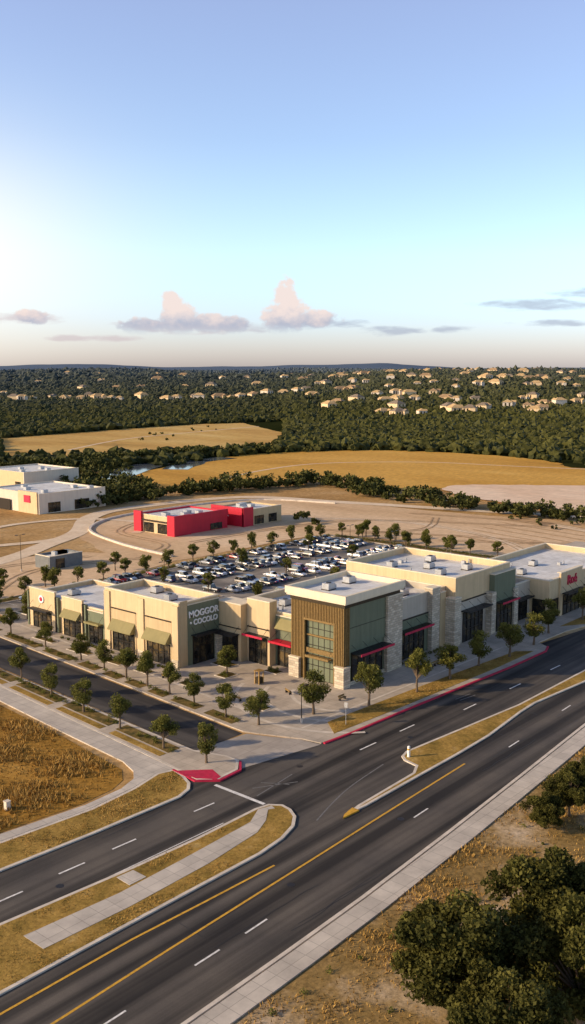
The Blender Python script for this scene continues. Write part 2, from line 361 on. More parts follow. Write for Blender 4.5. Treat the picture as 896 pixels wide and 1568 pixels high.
P=Part('median_nose_paint'); P.prism([(-28.4,-22.1),(-27.8,-21.75),(-26.2,-21.45),(-26.2,-22.25)],.02,.155,yellow_m); P.done()
island('verge',[(-170,-5),(-54,-7.1),(-45,-7.6),(-35,-7.8),(-33.2,-7.2),(-32.2,-6.2),(-31.4,-4.4),(-31.0,-2.6),(-32.8,-2.0),(-36.6,-2.95),(-42,-3.5),(-51.1,-2.8),(-170,1)],verge_m,.32)
P=Part('footpath')
P.prism([(-170,2.2),(-50.4,-1.6),(-42,-2.5),(-37.5,-2.2),(-35.2,-1.3),(-34,0.2),(-33.1,3.0),(-32.3,13.5),(-30,40),(-25,110),(-22.4,110),(-27.4,40),(-29.6,13.5),(-30.6,2),(-30.9,-2.6),(-32.9,-2.02),(-36.6,-2.9),(-42,-3.45),(-51.1,-2.75),(-170,1.02)],0,.15,path_m)
P.done()
sheet('field_ground',[(-34.4,1.5),(-36,-.6),(-38,-1.5),(-42,-1.9),(-50.4,-1.1),(-170,2.8),(-170,120),(-25.4,120),(-30.6,40),(-32.9,13.5)],.03,field_m)
P=Part('planting_strip')
P.prism([(-30.5,2),(-29.55,13.5),(-27.35,40),(-22.3,110),(-18.6,110),sk(-26.9,40),sk(-26.5,12),(-26.3,-.4),(-25.1,-4.1),(-25.1,-5.9),(-26.9,-7.5),(-29.8,-7.7),(-31.3,-6.2),(-30.95,-2.7)],0,.16,kerb_m,.3,conc_m)
P.done()
P=Part('tree_lawn')
for y0 in range(0,110,11):
    P.prism([sk(-28.7,y0+1),sk(-27.0,y0+1),sk(-27.0,y0+10.6),sk(-28.7,y0+10.6)],.1,.185,lawn_m)
    P.prism([sk(-29.9,y0+1),sk(-29.0,y0+1),sk(-29.0,y0+10.2),sk(-29.9,y0+10.2)],.1,.183,verge_m)
P.done()
P=Part('red_kerb_ramp')
P.prism([(-31.2,-5.9),(-31.25,-3.0),(-28.6,-5.6),(-29.3,-7.5),(-30,-7.6)],.1,.172,redp_m)
ribbon(P,[(-31.2,-2.6),(-31.55,-6.2),(-29.95,-7.95),(-26.8,-7.75),(-25.2,-6.2)],.25,.178,redp_m,.02)
P.done()
P=Part('roadside_sidewalk')
inn=[(-170,-34.2),(-56.5,-32.1),(-47,-31.9),(-38,-31.6),(-24,-30.8),(-9.5,-29.8),(8,-28.5),(30,-27.2),(60,-26.5),(240,-24)]
ribbon(P,inn,1.9,.14,path_m,0,-1.1); ribbon(P,inn,.3,.145,kerb_m,0,.15); P.done()
sheet('scrub_ground',[(-170,-36.2),(-56,-34.1),(-24,-32.8),(8,-30.5),(60,-28.4),(240,-26),(240,-120),(-170,-120)],.03,scrub_m)
P=Part('plaza_paving')
plz=[(-16.3,-6.9),(-15.9,-9.3),(-11,-9.8),(-1.3,-10.1),(9.6,-10.6),(22,-11.2),(32.1,-11.3),(34.3,-10.5),(35.5,-8.6),(44,-8.8),(50,-9.8),(120,-9.2),(120,25),(4,25),(4,60),(-12,64),(-10.5,108),sk(-19,108),sk(-18.9,60),sk(-18.8,20),sk(-18.9,1.5),(-18.9,-.6),(-18.3,-2.2)]
P.prism(plz,0,.14,conc_m); P.done()
P=Part('paving_bands')
for r_ in (6,9.5,13): ribbon(P,[(-2+r_*math.cos(t),-1+r_*math.sin(t)) for t in np.linspace(math.pi*.62,math.pi*1.28,22)],.5,.146,kerb_m)
ribbon(P,[sk(-14.2,2),sk(-13.2,60)],.4,.147,kerb_m); ribbon(P,[(-14,-4.9),(30,-5.9)],.3,.1465,kerb_m)
P.done()
P=Part('red_kerb')
ribbon(P,[(-15.7,-9.55),(-11,-9.95),(-1.3,-10.25),(9.6,-10.75),(22,-11.35),(32.1,-11.45),(34.5,-10.6)],.3,.16,redp_m,.02); P.done()
P=Part('roadside_lawn')
P.prism([(-12.9,-8.7),(-10.6,-5.9),(1.5,-6.5),(15.4,-7.3),(29,-8.3),(30.8,-10.2),(20.8,-10.2),(9.6,-9.8),(-1.3,-9.4)],.1,.17,verge_m); 
P.prism([(46,-6.9),(110,-6.9),(110,-8.9),(50,-9.3)],.1,.17,verge_m); P.done()
P=Part('street_lawn')
for y0,y1 in ((2,7),(8.6,13.3),(14.8,18),(19.6,23),(24.6,28),(29.8,34),(36,43),(45,54),(57,66),(69,80),(84,100)):
    P.prism([sk(-18.3,y0),sk(-16.7,y0),sk(-16.7,y1),sk(-18.3,y1)],.1,.165,lawn_m)
BEDS=((-12.5,-11,23,26),(-12.5,-11,29,32.5),(-12.4,-11,36,41),(-12,-10.8,45,50),(-12.8,-11.2,2,4.5),(-12.4,-10.8,15,17.5),(-7,-4.6,14,16.2),(-1.4,.2,10.2,12.6),(-3.6,-1.4,17,20.4))
for x0,x1,y0,y1 in BEDS:
    P.prism([(x0,y0),(x1,y0),(x1,y1),(x0,y1)],.1,.2,kerb_m,.12,lawn_m)
P.done()
# ------------------------------------------------------------------ parking lot
P=Part('parking_lot'); P.prism([(-8,60),(5,56),(5,24.5),(88.5,24.5),(89,72),(-6,73)],.0,.146,lot_m); P.done()
P=Part('parking_markings')
rows=[27.5,36.5,39.9,48.5,51.9,60.5,63.9,70.6]
x0r=[8,8,8,8,8,-2,-2,-2]
for r,xs in zip(rows,x0r):
    for i in range(int((86-xs)/2.05)+1):
        x=xs+i*2.05; P.prism([(x-.04,r-1.6),(x+.04,r-1.6),(x+.04,r+1.6),(x-.04,r+1.6)],.151,.151,white_m)
P.done()
P=Part('parking_islands')
for r in (38.2,50.2,62.2):
    for x in (6 if r<60 else -4,25,46,67,86.5):
        P.prism([(x-.8,r-3),(x+.8,r-3),(x+.8,r+3),(x-.8,r+3)],.1,.28,kerb_m,.15,lawn_m)
P.prism([(-6,72.2),(89,72.2),(89,75),(-6,75)],.0,.26,kerb_m,.2,lawn_m)
P.prism([(87,24.5),(90.4,24.5),(90.4,72),(87,72)],.0,.26,kerb_m,.2,lawn_m)
P.done()
# ------------------------------------------------------------------ cars
def paint():
    m,nt,b=newmat('car_paint'); oi=N(nt,'ShaderNodeObjectInfo'); nt.links.new(oi.outputs['Color'],b.inputs['Base Color'])
    b.inputs['Roughness'].default_value=.25; b.inputs['Coat Weight'].default_value=.6; return m
paint_m=paint()
def carmesh(kind):
    P=Part('car_'+kind); s=.72
    L,W,Hb,Ht={'sedan':(4.7,1.8,.85,1.42),'suv':(4.8,1.9,1.0,1.75),'truck':(5.6,1.95,1.05,1.8)}[kind]
    h=L/2
    st={'sedan':[(-h,.45,.70,.80),(-h+.25,.30,.86,.93),(-h+1.1,.28,Hb+.06,1),(h-1.5,.28,Hb+.02,1),(h-.4,.28,.74,.95),(h,.42,.60,.78)],
        'suv':[(-h,.5,.95,.88),(-h+.15,.38,1.0,.97),(-h+1.1,.35,Hb+.03,1),(h-1.35,.35,Hb+.02,1),(h-.3,.35,.92,.96),(h,.45,.72,.85)],
        'truck':[(-h,.6,1.02,.95),(-h+.1,.45,1.06,1),(-h+1.9,.42,1.08,1),(h-1.5,.42,1.1,1),(h-.3,.42,1.0,.97),(h,.5,.8,.88)]}[kind]
    i=P.mid(paint_m); rings=[]
    for x,z0,z1,k in st:
        w=W/2*k; zm=z0+(z1-z0)*.55
        rings.append([P.bm.verts.new((a*s,b_*s,c*s)) for a,b_,c in ((x,-w*.94,z0),(x,-w,zm),(x,-w*.9,z1),(x,w*.9,z1),(x,w,zm),(x,w*.94,z0))])
    for a,b_ in zip(rings,rings[1:]):
        for k in range(6): P.bm.faces.new([a[k],b_[k],b_[(k+1)%6],a[(k+1)%6]]).material_index=i
    P.bm.faces.new(rings[0]).material_index=i; P.bm.faces.new(rings[-1][::-1]).material_index=i
    cab={'sedan':(-h+.75,-h+1.5,h-2.2,h-1.35),'suv':(-h+.12,-h+.5,h-2.0,h-1.25),'truck':(-.6,-.35,h-2.15,h-1.45)}[kind]
    wb=W/2*.9; wt=W/2*.72
    b0=[(cab[0],-wb,Hb),(cab[3],-wb,Hb),(cab[3],wb,Hb),(cab[0],wb,Hb)]; t0=[(cab[1],-wt,Ht),(cab[2],-wt,Ht),(cab[2],wt,Ht),(cab[1],wt,Ht)]
    P.hexa([tuple(c*s for c in p) for p in b0+t0],glass_m)
    P.hexa([tuple(c*s for c in p) for p in [(x,y*1.02,Ht-.03) for x,y,_ in t0]+[(x*.96,y*.93,Ht+.05) for x,y,_ in t0]],paint_m)
    for sx in (cab[0]+.45*(cab[3]-cab[0]),):
        for sy in (-1,1):
            P.hexa([tuple(c*s for c in p) for p in ((sx-.06,sy*wb*1.01-.03,Hb),(sx+.06,sy*wb*1.01-.03,Hb),(sx+.06,sy*wb*1.01+.03,Hb),(sx-.06,sy*wb*1.01+.03,Hb),(sx-.06,sy*wt*1.01-.03,Ht),(sx+.06,sy*wt*1.01-.03,Ht),(sx+.06,sy*wt*1.01+.03,Ht),(sx-.06,sy*wt*1.01+.03,Ht))],paint_m)
    for wx in (-h+.95,h-.9):
        for sy in (-1,1):
            P.cyl((wx*s,sy*(W/2-.2)*s,.34*s),(wx*s,sy*(W/2+.02)*s,.34*s),.34*s,.34*s,black_m,10)
            P.cyl((wx*s,sy*(W/2+.01)*s,.34*s),(wx*s,sy*(W/2+.04)*s,.34*s),.2*s,.18*s,metal_m,8)
    for sy in (-1,1):
        P.box((h-.16)*s,(h+.01)*s,(sy*W*.33-.18)*s,(sy*W*.33+.18)*s,.55*s,.68*s,sign_m)
        P.box((-h-.01)*s,(-h+.16)*s,(sy*W*.33-.16)*s,(sy*W*.33+.16)*s,.68*s,.8*s,redp_m)
    if kind=='truck': P.box((-h+.2)*s,-.75*s,-.75*s,.75*s,1.065*s,1.1*s,black_m)
    return P.done(link=False)
CM=[carmesh('sedan'),carmesh('suv'),carmesh('truck')]
pal=[(.7,.7,.7),(.75,.75,.74),(.02,.02,.025),(.05,.055,.06),(.25,.26,.27),(.4,.41,.42),(.35,.02,.02),(.03,.06,.16),(.28,.24,.18),(.5,.5,.5),(.08,.085,.09),(.12,.11,.10)]
rr=random.Random(3)
for r,xs in zip(rows,x0r):
    for i in range(int((85-xs)/2.05)):
        x=xs+1.02+i*2.05
        if r in rows[1:7] and any(abs(x-c)<1.7 for c in (6,-4,25,46,67,86.5)): continue
        if rr.random()<(.27 if x>20 else .4): continue
        k=rr.choices((0,1,2),(.45,.4,.15))[0]
        o=bpy.data.objects.new('parked_car',CM[k]); COL.objects.link(o)
        o.location=(x+rr.uniform(-.1,.1),r+rr.uniform(-.2,.2),.15); o.rotation_euler=(0,0,math.radians(90 if rr.random()<.5 else -90)+rr.uniform(-.03,.03))
        o.color=(*rr.choice(pal),1)
# ------------------------------------------------------------------ retail building
root=empty('retail_building')
walls=Part('walls'); glz=Part('storefront_glazing'); cano=Part('canopies'); roofp=Part('roof'); trim=Part('parapet_caps'); pier=Part('stone_piers'); slat=Part('slat_screen'); hv=Part('rooftop_units')
def block(x0,x1,y0,y1,h,m,cap=True,roofz=.9,capm=cap_m):
    t=.3
    walls.box(x0,x1,y0,y0+t,.05,h,m); walls.box(x0,x1,y1-t,y1,.05,h,m)
    walls.box(x0,x0+t,y0+t,y1-t,.05,h,m); walls.box(x1-t,x1,y0+t,y1-t,.05,h,m)
    roofp.box(x0+t,x1-t,y0+t,y1-t,h-roofz-.2,h-roofz,roof_m)
    if cap:
        for a in ((x0-.06,x1+.06,y0-.06,y0+t+.04),(x0-.06,x1+.06,y1-t-.04,y1+.06),(x0-.06,x0+t+.04,y0+t+.04,y1-t-.04),(x1-t-.04,x1+.06,y0+t+.04,y1-t-.04)):
            trim.box(*a,h,h+.14,capm)
def fb(P,f,c,s0,s1,z0,z1,d0,d1,m):
    if f=='L': P.box(c-d1,c-d0,s0,s1,z0,z1,m)
    else: P.box(s0,s1,c-d1,c-d0,z0,z1,m)
def store(f,c,s0,s1,z0,z1,nc,nrw=2,frame=.1):
    fb(glz,f,c,s0,s1,z0,z1,-.05,.04,glass_m)
    for i in range(nc+1):
        s=s0+(s1-s0)*i/nc; fb(glz,f,c,s-.05,s+.05,z0,z1,.0,.12,bronze_m)
    for j in range(nrw+1):
        z=z0+(z1-z0)*(j/nrw)**.8; fb(glz,f,c,s0-.05,s1+.05,z-.05,z+.05,.0,.115,bronze_m)
def canopy(f,c,s0,s1,z,d=1.3,m=black_m,fas=None):
    fb(cano,f,c,s0,s1,z,z+.12,0,d,m)
    fb(cano,f,c,s0-.02,s1+.02,z-.06,z+.24,d,d+.07,fas or m)
    n=max(2,int((s1-s0)/2)+1)
    for i in range(n):
        s=s0+.1+(s1-s0-.2)*i/(n-1)
        if f=='L': cano.cyl((c,s,z+1.2),(c-d,s,z+.15),.025,.025,black_m,5)
        else: cano.cyl((s,c,z+1.2),(s,c-d,z+.15),.025,.025,black_m,5)
def awning(f,c,s0,s1,z0,z1,d,m):
    if f=='L': cano.hexa([(c-d,s0,z0-.05),(c,s0,z0-.05),(c,s1,z0-.05),(c-d,s1,z0-.05),(c-d,s0,z0+.05),(c-.001,s0,z1),(c-.001,s1,z1),(c-d,s1,z0+.05)],m)
    else: cano.hexa([(s0,c-d,z0-.05),(s1,c-d,z0-.05),(s1,c,z0-.05),(s0,c,z0-.05),(s0,c-d,z0+.05),(s1,c-d,z0+.05),(s1,c-.001,z1),(s0,c-.001,z1)],m)
def unit(x,y,z,sx=1.4,sy=1.1,h=.9):
    hv.box(x,x+sx,y,y+sy,z+.12,z+h,metal_m); hv.box(x-.08,x+sx+.08,y-.08,y+sy+.08,z,z+.12,bronze_m)
    hv.cyl((x+sx*.5,y+sy*.5,z+h),(x+sx*.5,y+sy*.5,z+h+.1),.35,.35,bronze_m,10)
    hv.box(x+sx,x+sx+.5,y+.2,y+sy-.2,z+.15,z+h*.6,metal_m)
block(2.3,26.0,8.8,21.9,7.4,tan_m)
walls.box(-.4,2.28,17.6,21.98,.05,8.1,tan2_m); trim.box(-.46,2.3,17.54,21.97,8.1,8.24,cap_m)
walls.box(.8,2.28,13.4,17.58,.05,8.9,tan_m); trim.box(.74,2.34,13.34,17.53,8.9,9.04,cap_m)
walls.box(2.0,2.28,8.9,13.38,.05,7.0,sage_m); trim.box(1.94,2.34,8.9,13.33,7.0,7.14,cap_m)
store('L',-.4,18.2,21.4,.15,3.8,3); store('L',.8,13.9,17.1,.15,3.8,3); store('L',2.0,9.3,12.9,.15,3.8,3)
fb(walls,'L',-.4,17.6,21.9,4.7,4.85,0,.08,bronze_m); fb(walls,'L',.8,13.4,17.5,5.0,5.15,0,.08,bronze_m)
canopy('L',-.4,17.9,21.6,3.9,1.4,black_m); canopy('L',.8,13.6,17.3,4.1,1.3,black_m,redp_m); canopy('L',2.0,9.1,13.1,3.7,1.8,red_m,red_m)
awning('L',2.0,9.4,13.0,5.4,6.7,.7,olive_m)
# tower
TX,TY=11.9,8.8
walls.box(.5,TX-.1,.35,TY-.0,.05,10.9,sage_m)
trim.box(-.45,TX+.35,-.45,TY+.45,11.0,11.25,cap_m)
for a in ((-.6,TX+.5,-.6,-.2),(-.6,TX+.5,TY+.2,TY+.6),(-.6,-.2,-.2,TY+.2),(TX+.1,TX+.5,-.2,TY+.2)): trim.box(*a,11.25,12.15,cap_m)
roofp.box(-.2,TX+.1,-.2,TY+.2,11.26,11.45,roof_m)
trim.box(-.1,TX,-.1,TY+.1,10.45,11.0,slatback_m)
slat.box(.25,.5,6.6,8.7,.1,10.45,slatback_m); slat.box(.25,.5,.1,1.7,.1,10.45,slatback_m); slat.box(.25,.5,1.7,6.6,8.2,10.45,slatback_m)
y=.12
while y<8.7:
    z0=.1 if (y<1.6 or y>6.6) else 8.1
    slat.box(.0,.25,y,y+.13,z0,10.4,slat_m); y+=.26
slat.box(-.05,.27,1.55,1.72,.1,8.3,slat_m); slat.box(-.05,.27,6.55,6.72,.1,8.3,slat_m); slat.box(-.06,.27,1.72,6.55,8.0,8.25,slat_m)
walls.box(.6,.7,1.7,6.6,.1,8.1,slatback_m)
store('L',.6,1.75,6.5,.15,8.0,5,6)
fb(glz,'L',.6,1.75,6.5,3.7,4.3,.1,.4,slat_m)
fb(glz,'L',.6,1.75,6.5,5.9,6.1,.1,.3,slat_m)
canopy('L',.3,2.2,6.0,3.3,.8,slat_m,slat_m)
for y0,y1 in ((7.2,8.9),(-.25,1.25)): pier.box(-.45,.9,y0,y1,.06,2.7,stone_m); trim.box(-.5,.95,y0-.05,y1+.05,2.7,2.85,cap_m)
slat.box(.45,1.2,.1,.35,.1,10.45,slatback_m)
for k in range(3): slat.box(.28+k*.3,.42+k*.3,-.02,.1,2.9,10.4,slat_m)
walls.box(1.3,9.0,.15,.36,5.0,10.5,sage_m); walls.box(1.3,9.0,.149,.36,.06,.6,stone_m)
store('R',.3,1.9,8.4,.2,4.3,5,2); canopy('R',.15,1.6,8.8,4.2,1.6,black_m,redp_m)
walls.box(1.3,9.0,.12,.15,7.6,7.66,bronze_m)
pier.box(9.0,12.4,-.2,2.0,.06,10.3,stone_m); trim.box(8.95,12.45,-.25,2.05,10.3,10.44,cap_m)
# right wing 1
block(12.0,26.0,1.7,8.8,8.6,grey_m)
fb(walls,'R',1.7,12.5,21.5,.06,5.6,0,.15,sage_m); fb(walls,'R',1.7,12.5,21.5,5.6,5.75,0,.2,bronze_m)
store('R',1.55,14.2,20.2,.15,3.9,5); canopy('R',1.55,13.6,20.8,4.2,1.4,bronze_m,redp_m)
pier.box(21.4,23.4,.9,2.2,.06,9.1,stone_m); trim.box(21.35,23.45,.85,2.25,9.1,9.24,cap_m)
walls.box(23.5,24.9,.9,1.75,.06,8.2,tan2_m); trim.box(23.45,24.95,.85,1.8,8.2,8.34,cap_m)
pier.box(24.9,26.6,-.7,.9,.06,7.2,stone_m); trim.box(24.85,26.65,-.75,.95,7.2,7.34,cap_m)
# block B
block(26.05,42,0,20,10.0,tan_m)
fb(walls,'R',0,26.7,34.6,.06,6.3,0,.15,grey_m); fb(walls,'R',0,26.7,34.6,6.3,6.45,0,.22,bronze_m)
store('R',-.15,28.0,33.6,.15,4.6,5,3); canopy('R',-.15,27.4,34.2,4.9,1.4,black_m)
walls.box(35.8,42.3,-.9,0,.06,9.1,sage_m); trim.box(35.75,42.35,-.95,.02,9.1,9.24,cap_m)
pier.box(34.6,35.9,-1.2,.0,.06,6.6,stone_m); pier.box(41.6,42.9,-1.2,-.1,.06,6.2,stone_m)
store('R',-.9,36.6,41.2,.15,4.4,4,2); canopy('R',-.9,36.2,41.4,4.7,1.3,bronze_m,redp_m)
# block C
block(42.05,48.6,-.2,13,6.1,grey_m); store('R',-.2,43.2,47.6,.15,3.4,4); canopy('R',-.2,43.2,48.0,3.7,1.1,black_m)
block(48.6,80,-3.6,13,6.4,tan_m)
fb(walls,'R',-3.6,52,60,.06,7.2,0,.3,tan_m); trim.box(51.95,60.05,-3.95,-3.2,7.2,7.34,cap_m)
store('R',-3.6,49.2,51.7,.15,3.2,2); store('R',-3.9,53,59,.15,3.4,4); canopy('R',-3.9,52.6,59.4,3.7,1.1,black_m); store('R',-3.6,62,70,.15,3.4,5); canopy('R',-3.6,61.5,70.5,3.7,1.1,black_m)
store('L',48.6,-3.0,-.8,.15,3.2,2)
# Block A
block(-7.8,-.42,22,37.6,8.9,tan_m)
fb(walls,'R',22,-7.7,-6.3,.06,9.2,0,.1,tan2_m)
fb(walls,'R',22,-6.3,-.42,.06,8.5,0,.16,sage_m)
trim.box(-6.3,-.42,21.8,21.93,8.5,8.64,cap_m)
store('R',21.84,-5.4,-1.6,.15,4.2,3,2); canopy('R',21.84,-5.7,-1.3,4.2,1.1,black_m)
pier.box(-1.3,-.42,21.2,21.84,.06,3.6,stone_m)
for y0,y1 in ((23.4,28.8),(30.8,36.2)):
    fb(walls,'L',-7.8,y0,y1,.06,6.2,0,.06,tan2_m)
    fb(walls,'L',-7.8,y0,y1,6.2,6.35,0,.16,bronze_m)
    store('L',-7.86,y0+.4,y1-.4,.15,3.0,4,2); awning('L',-7.86,y0+.2,y1-.2,3.3,4.7,1.0,olive_m)
for y0 in (22.0,29.0,36.4):
    fb(walls,'L',-7.8,y0,y0+1.2,.06,8.6,0,.2,tan_m)
    fb(pier,'L',-8.0,y0-.05,y0+1.2,.06,1.2,0,.12,stone_m)
# L1 row
block(-7.4,5,37.65,57,5.2,tan2_m,roofz=.6)
for y0,y1,h,m in ((38.2,41.8,4.9,sage_m),(43.2,48.2,6.0,tan_m),(50.0,56.6,6.2,tan_m)):
    fb(walls,'L',-7.4,y0,y1,.06,h,0,.3,m); trim.box(-7.8,-7.2,y0-.05,y1+.05,h,h+.13,cap_m)
store('L',-7.7,38.5,41.5,.15,2.9,3); store('L',-7.7,43.7,47.7,.15,2.8,3); store('L',-7.7,51,55.6,.15,2.8,4)
awning('L',-7.7,43.6,47.8,3.1,4.2,.9,olive_m); canopy('L',-7.7,50.8,55.8,3.1,1.0,black_m); canopy('L',-7.7,38.3,41.7,3.2,.9,olive_m)
for y in (37.9,42.4,42.95,49.2,49.7,56.9): fb(walls,'L',-7.4,y-.16,y+.16,.06,5.6,0,.45,bronze_m if y in(42.95,49.7) else sage_m)
cano.cyl((-7.7,53.4,4.75),(-7.85,53.4,4.75),.62,.62,sign_m,20); cano.cyl((-7.85,53.4,4.75),(-7.9,53.4,4.75),.34,.34,redp_m,16)
for x,y,z in ((5,12,6.5),(8,17,6.5),(12,13,6.5),(15,18,6.5),(18,14,6.5),(21,18,6.5),(10,10.5,6.5),(22,11,6.5),(30,5,9.1),(33,9,9.1),(36,4,9.1),(38,12,9.1),(30,14,9.1),(45,6,5.2),(54,4,5.5),(62,6,5.5),(15,5,7.7),(20,5,7.7),(-5,27,8.0),(-3,32,8.0),(-2,42,4.6),(1,48,4.6),(-3,52,4.6),(3,5,11.45),(8,5.5,11.45)): unit(x,y,z)
for x,y,z in ((7,20,6.5),(13,16,6.5),(17,11,6.5),(24,15,6.5),(28,10,9.1),(34,15,9.1),(40,7,9.1),(5,16,6.5),(50,8,5.5),(58,9,5.5),(66,3,5.5)):
    hv.box(x,x+.6,y,y+.6,z,z+.5,metal_m); hv.cyl((x+1.4,y,z),(x+1.4,y,z+.7),.12,.12,metal_m,8)
for P in (walls,glz,cano,roofp,trim,pier,slat,hv): P.done(root)
def text(s,loc,size,rot,m,name,parent,ext=.05):
    c=bpy.data.curves.new(name,'FONT'); c.body=s; c.size=size; c.extrude=ext; c.align_x='CENTER'; c.offset=.03
    o=bpy.data.objects.new(name,c); COL.objects.link(o); o.location=loc; o.rotation_euler=rot; c.materials.append(m); o.parent=parent
RR=(math.radians(90),0,0); LR=(math.radians(90),0,math.radians(-90))
text('MOGGOR',(-3.35,21.78,6.75),1.25,RR,sign_m,'shop_sign',root); text('\u2022 COCOLO',(-3.35,21.78,5.65),1.05,RR,sign_m,'shop_sign_lower',root)
text('Ro\u00e9',(56,-3.96,5.0),2.2,RR,redp_m,'shop_sign_red',root,.12)
# ------------------------------------------------------------------ other buildings
def shed(name,x0,x1,y0,y1,h,m,m2=None,doors=(),sign=None):
    r=empty(name); W=Part('walls'); R=Part('roof'); G=Part('windows')
    t=.35
    W.box(x0,x1,y0,y0+t,0,h,m); W.box(x0,x1,y1-t,y1,0,h,m); W.box(x0,x0+t,y0+t,y1-t,0,h,m2 or m); W.box(x1-t,x1,y0+t,y1-t,0,h,m)
    R.box(x0+t,x1-t,y0+t,y1-t,h-.6,h-.4,roof_m)
    R.box(x0-.05,x1+.05,y0-.05,y0+t,h,h+.12,cap_m); R.box(x0-.05,x0+t,y0+t,y1,h,h+.12,cap_m)
    for k in range(5):
        a=x0+2+(x1-x0-5)*random.random(); c=y0+2+(y1-y0-5)*random.random(); R.box(a,a+1.6,c,c+1.3,h-.4,h+.45,metal_m)
    for f,s0,s1,z0,z1 in doors:
        n=max(1,int((s1-s0)/1.2))
        if f=='L':
            G.box(x0-.04,x0,s0,s1,z0,z1,glass_m)
            for i in range(n+1): G.box(x0-.1,x0-.04,s0+(s1-s0)*i/n-.05,s0+(s1-s0)*i/n+.05,z0,z1,bronze_m)
        else:
            G.box(s0,s1,y0-.04,y0,z0,z1,glass_m)
            for i in range(n+1): G.box(s0+(s1-s0)*i/n-.05,s0+(s1-s0)*i/n+.05,y0-.1,y0-.04,z0,z1,bronze_m)
    return r,W,R,G
r,W,R,G=shed('red_store_building',63,81,101,115,4.4,red_m,tan_m,[('L',103.6,107,.2,2.6),('L',108.6,112,.2,2.6),('R',75,79,.2,1.8)])
W.box(62.4,63,100.4,103.0,0,5.0,red_m); W.box(62.4,63,112.6,115.4,0,5.2,red_m); W.box(62.5,63,103.2,112.4,3.0,3.3,bronze_m); W.box(63,68,100.5,101,0,5.0,red_m)
W.box(68,81,100.7,101,3.2,4.9,red_m)
for P in (W,R,G): P.done(r)
r,W,R,G=shed('red_store_building',84.5,99,98.6,110,4.2,tan2_m,red_m,[('R',88.6,92,.2,2.4),('R',94,97,.2,2.4)])
W.box(84,84.5,98.2,110,0,4.9,red_m); W.box(84,87.6,98.1,98.6,0,4.9,red_m)
for P in (W,R,G): P.done(r)
text('R',(83.9,104,2.4),1.9,LR,sign_m,'sign',r)
r,W,R,G=shed('warehouse_building',63,86,156.5,182,5.6,wallwhite_m,None,[('R',66,70,.2,3),('R',75,80,.2,3)])
W.box(62.6,63,157,166,0,6.1,tan_m); W.box(62.5,62.6,170,178,0,3.2,bronze_m); W.box(62.4,62.6,160,163,3,5,redp_m)
for P in (W,R,G): P.done(r)
r,W,R,G=shed('warehouse_building',90,112,204,228,6.2,wallwhite_m,tan_m,[('L',206,209,.2,3)])
for P in (W,R,G): P.done(r)
r,W,R,G=shed('utility_shed',19.5,27.5,90,95,2.7,simple('shed_grey',(.16,.17,.17),.6),None,[('R',21,23,.1,2.1)])
for P in (W,R,G): P.done(r)
# ------------------------------------------------------------------ trees
def leafquads(C,r,n,size,seed,flat=.8,tb=None,pw=.45):
    g=np.random.default_rng(seed); C=np.asarray(C,float); k=g.integers(0,len(C),n)
    d=g.normal(size=(n,3)); d/=np.linalg.norm(d,axis=1)[:,None]
    rad=(g.random(n)**pw)*np.asarray(r)[k]; p=C[k]+d*rad[:,None]*np.array([1,1,flat])
    a=g.normal(size=(n,3)); a/=np.linalg.norm(a,axis=1)[:,None]; b=np.cross(a,g.normal(size=(n,3))); b/=np.linalg.norm(b,axis=1)[:,None]
    s=(size*(.6+.8*g.random(n)))[:,None]
    V=np.stack([p-a*s,p-b*s*.6,p+a*s,p+b*s*.6],1).reshape(-1,3)
    F=np.arange(4*n).reshape(n,4)
    ct=g.random(len(C)) if tb is None else tb
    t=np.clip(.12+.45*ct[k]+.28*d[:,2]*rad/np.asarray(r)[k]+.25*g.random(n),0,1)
    return V,F,np.repeat(t,4)
def treemesh(name,H,R,trunk,nl,size,seed,mat,ncl=16,cr=(.26,.46),spread=.72):
    g=np.random.default_rng(seed); zb=trunk; zc=(H+zb)/2; rz=(H-zb)/2
    C=[];rad=[]
    while len(C)<ncl:
        p=g.uniform(-1,1,3)
        if .3<np.linalg.norm(p)<1:
            w=1-.3*max(p[2],0); C.append((p[0]*R*spread*w,p[1]*R*spread*w,zc+p[2]*rz*.78)); rad.append(R*g.uniform(*cr))
    V,F,t=leafquads(C,rad,nl,size,seed)
    P=Part('x'); rt=H*.022+.03
    P.cyl((0,0,-.1),(R*.03,0,zb),rt*1.3,rt*.9,bark_m,8); P.cyl((R*.03,0,zb),(0,R*.04,zc+rz*.4),rt*.9,rt*.3,bark_m,7)
    for i in range(0,ncl): 
        z0=zb+ (C[i][2]-zb)*.25; P.cyl((R*.03,0,max(zb*.9,min(z0,zc))),C[i],rt*.45,rt*.12,bark_m,5)
    bmesh.ops.triangulate(P.bm,faces=P.bm.faces[:])
    P.bm.verts.index_update(); bv=np.array([v.co[:] for v in P.bm.verts]); bf=np.array([[v.index for v in f.verts] for f in P.bm.faces]); P.bm.free()
    Ft=np.concatenate([F[:,[0,1,2]],F[:,[0,2,3]]]); Fb=bf+len(V)
    VV=np.concatenate([V,bv]); FF=np.concatenate([Ft,Fb]); mi=np.concatenate([np.zeros(len(Ft)),np.ones(len(Fb))]).astype(int)
    tt=np.concatenate([t,np.zeros(len(bv))])
    return mk(name,VV,FF,[mat,bark_m],mi,tt,link=False)
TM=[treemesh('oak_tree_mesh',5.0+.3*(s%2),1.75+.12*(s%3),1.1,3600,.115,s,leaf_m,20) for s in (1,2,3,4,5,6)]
TP=[treemesh('lot_tree_mesh',4.1,1.5,.8,1300,.15,s,leaf_m,14) for s in (11,12,13)]
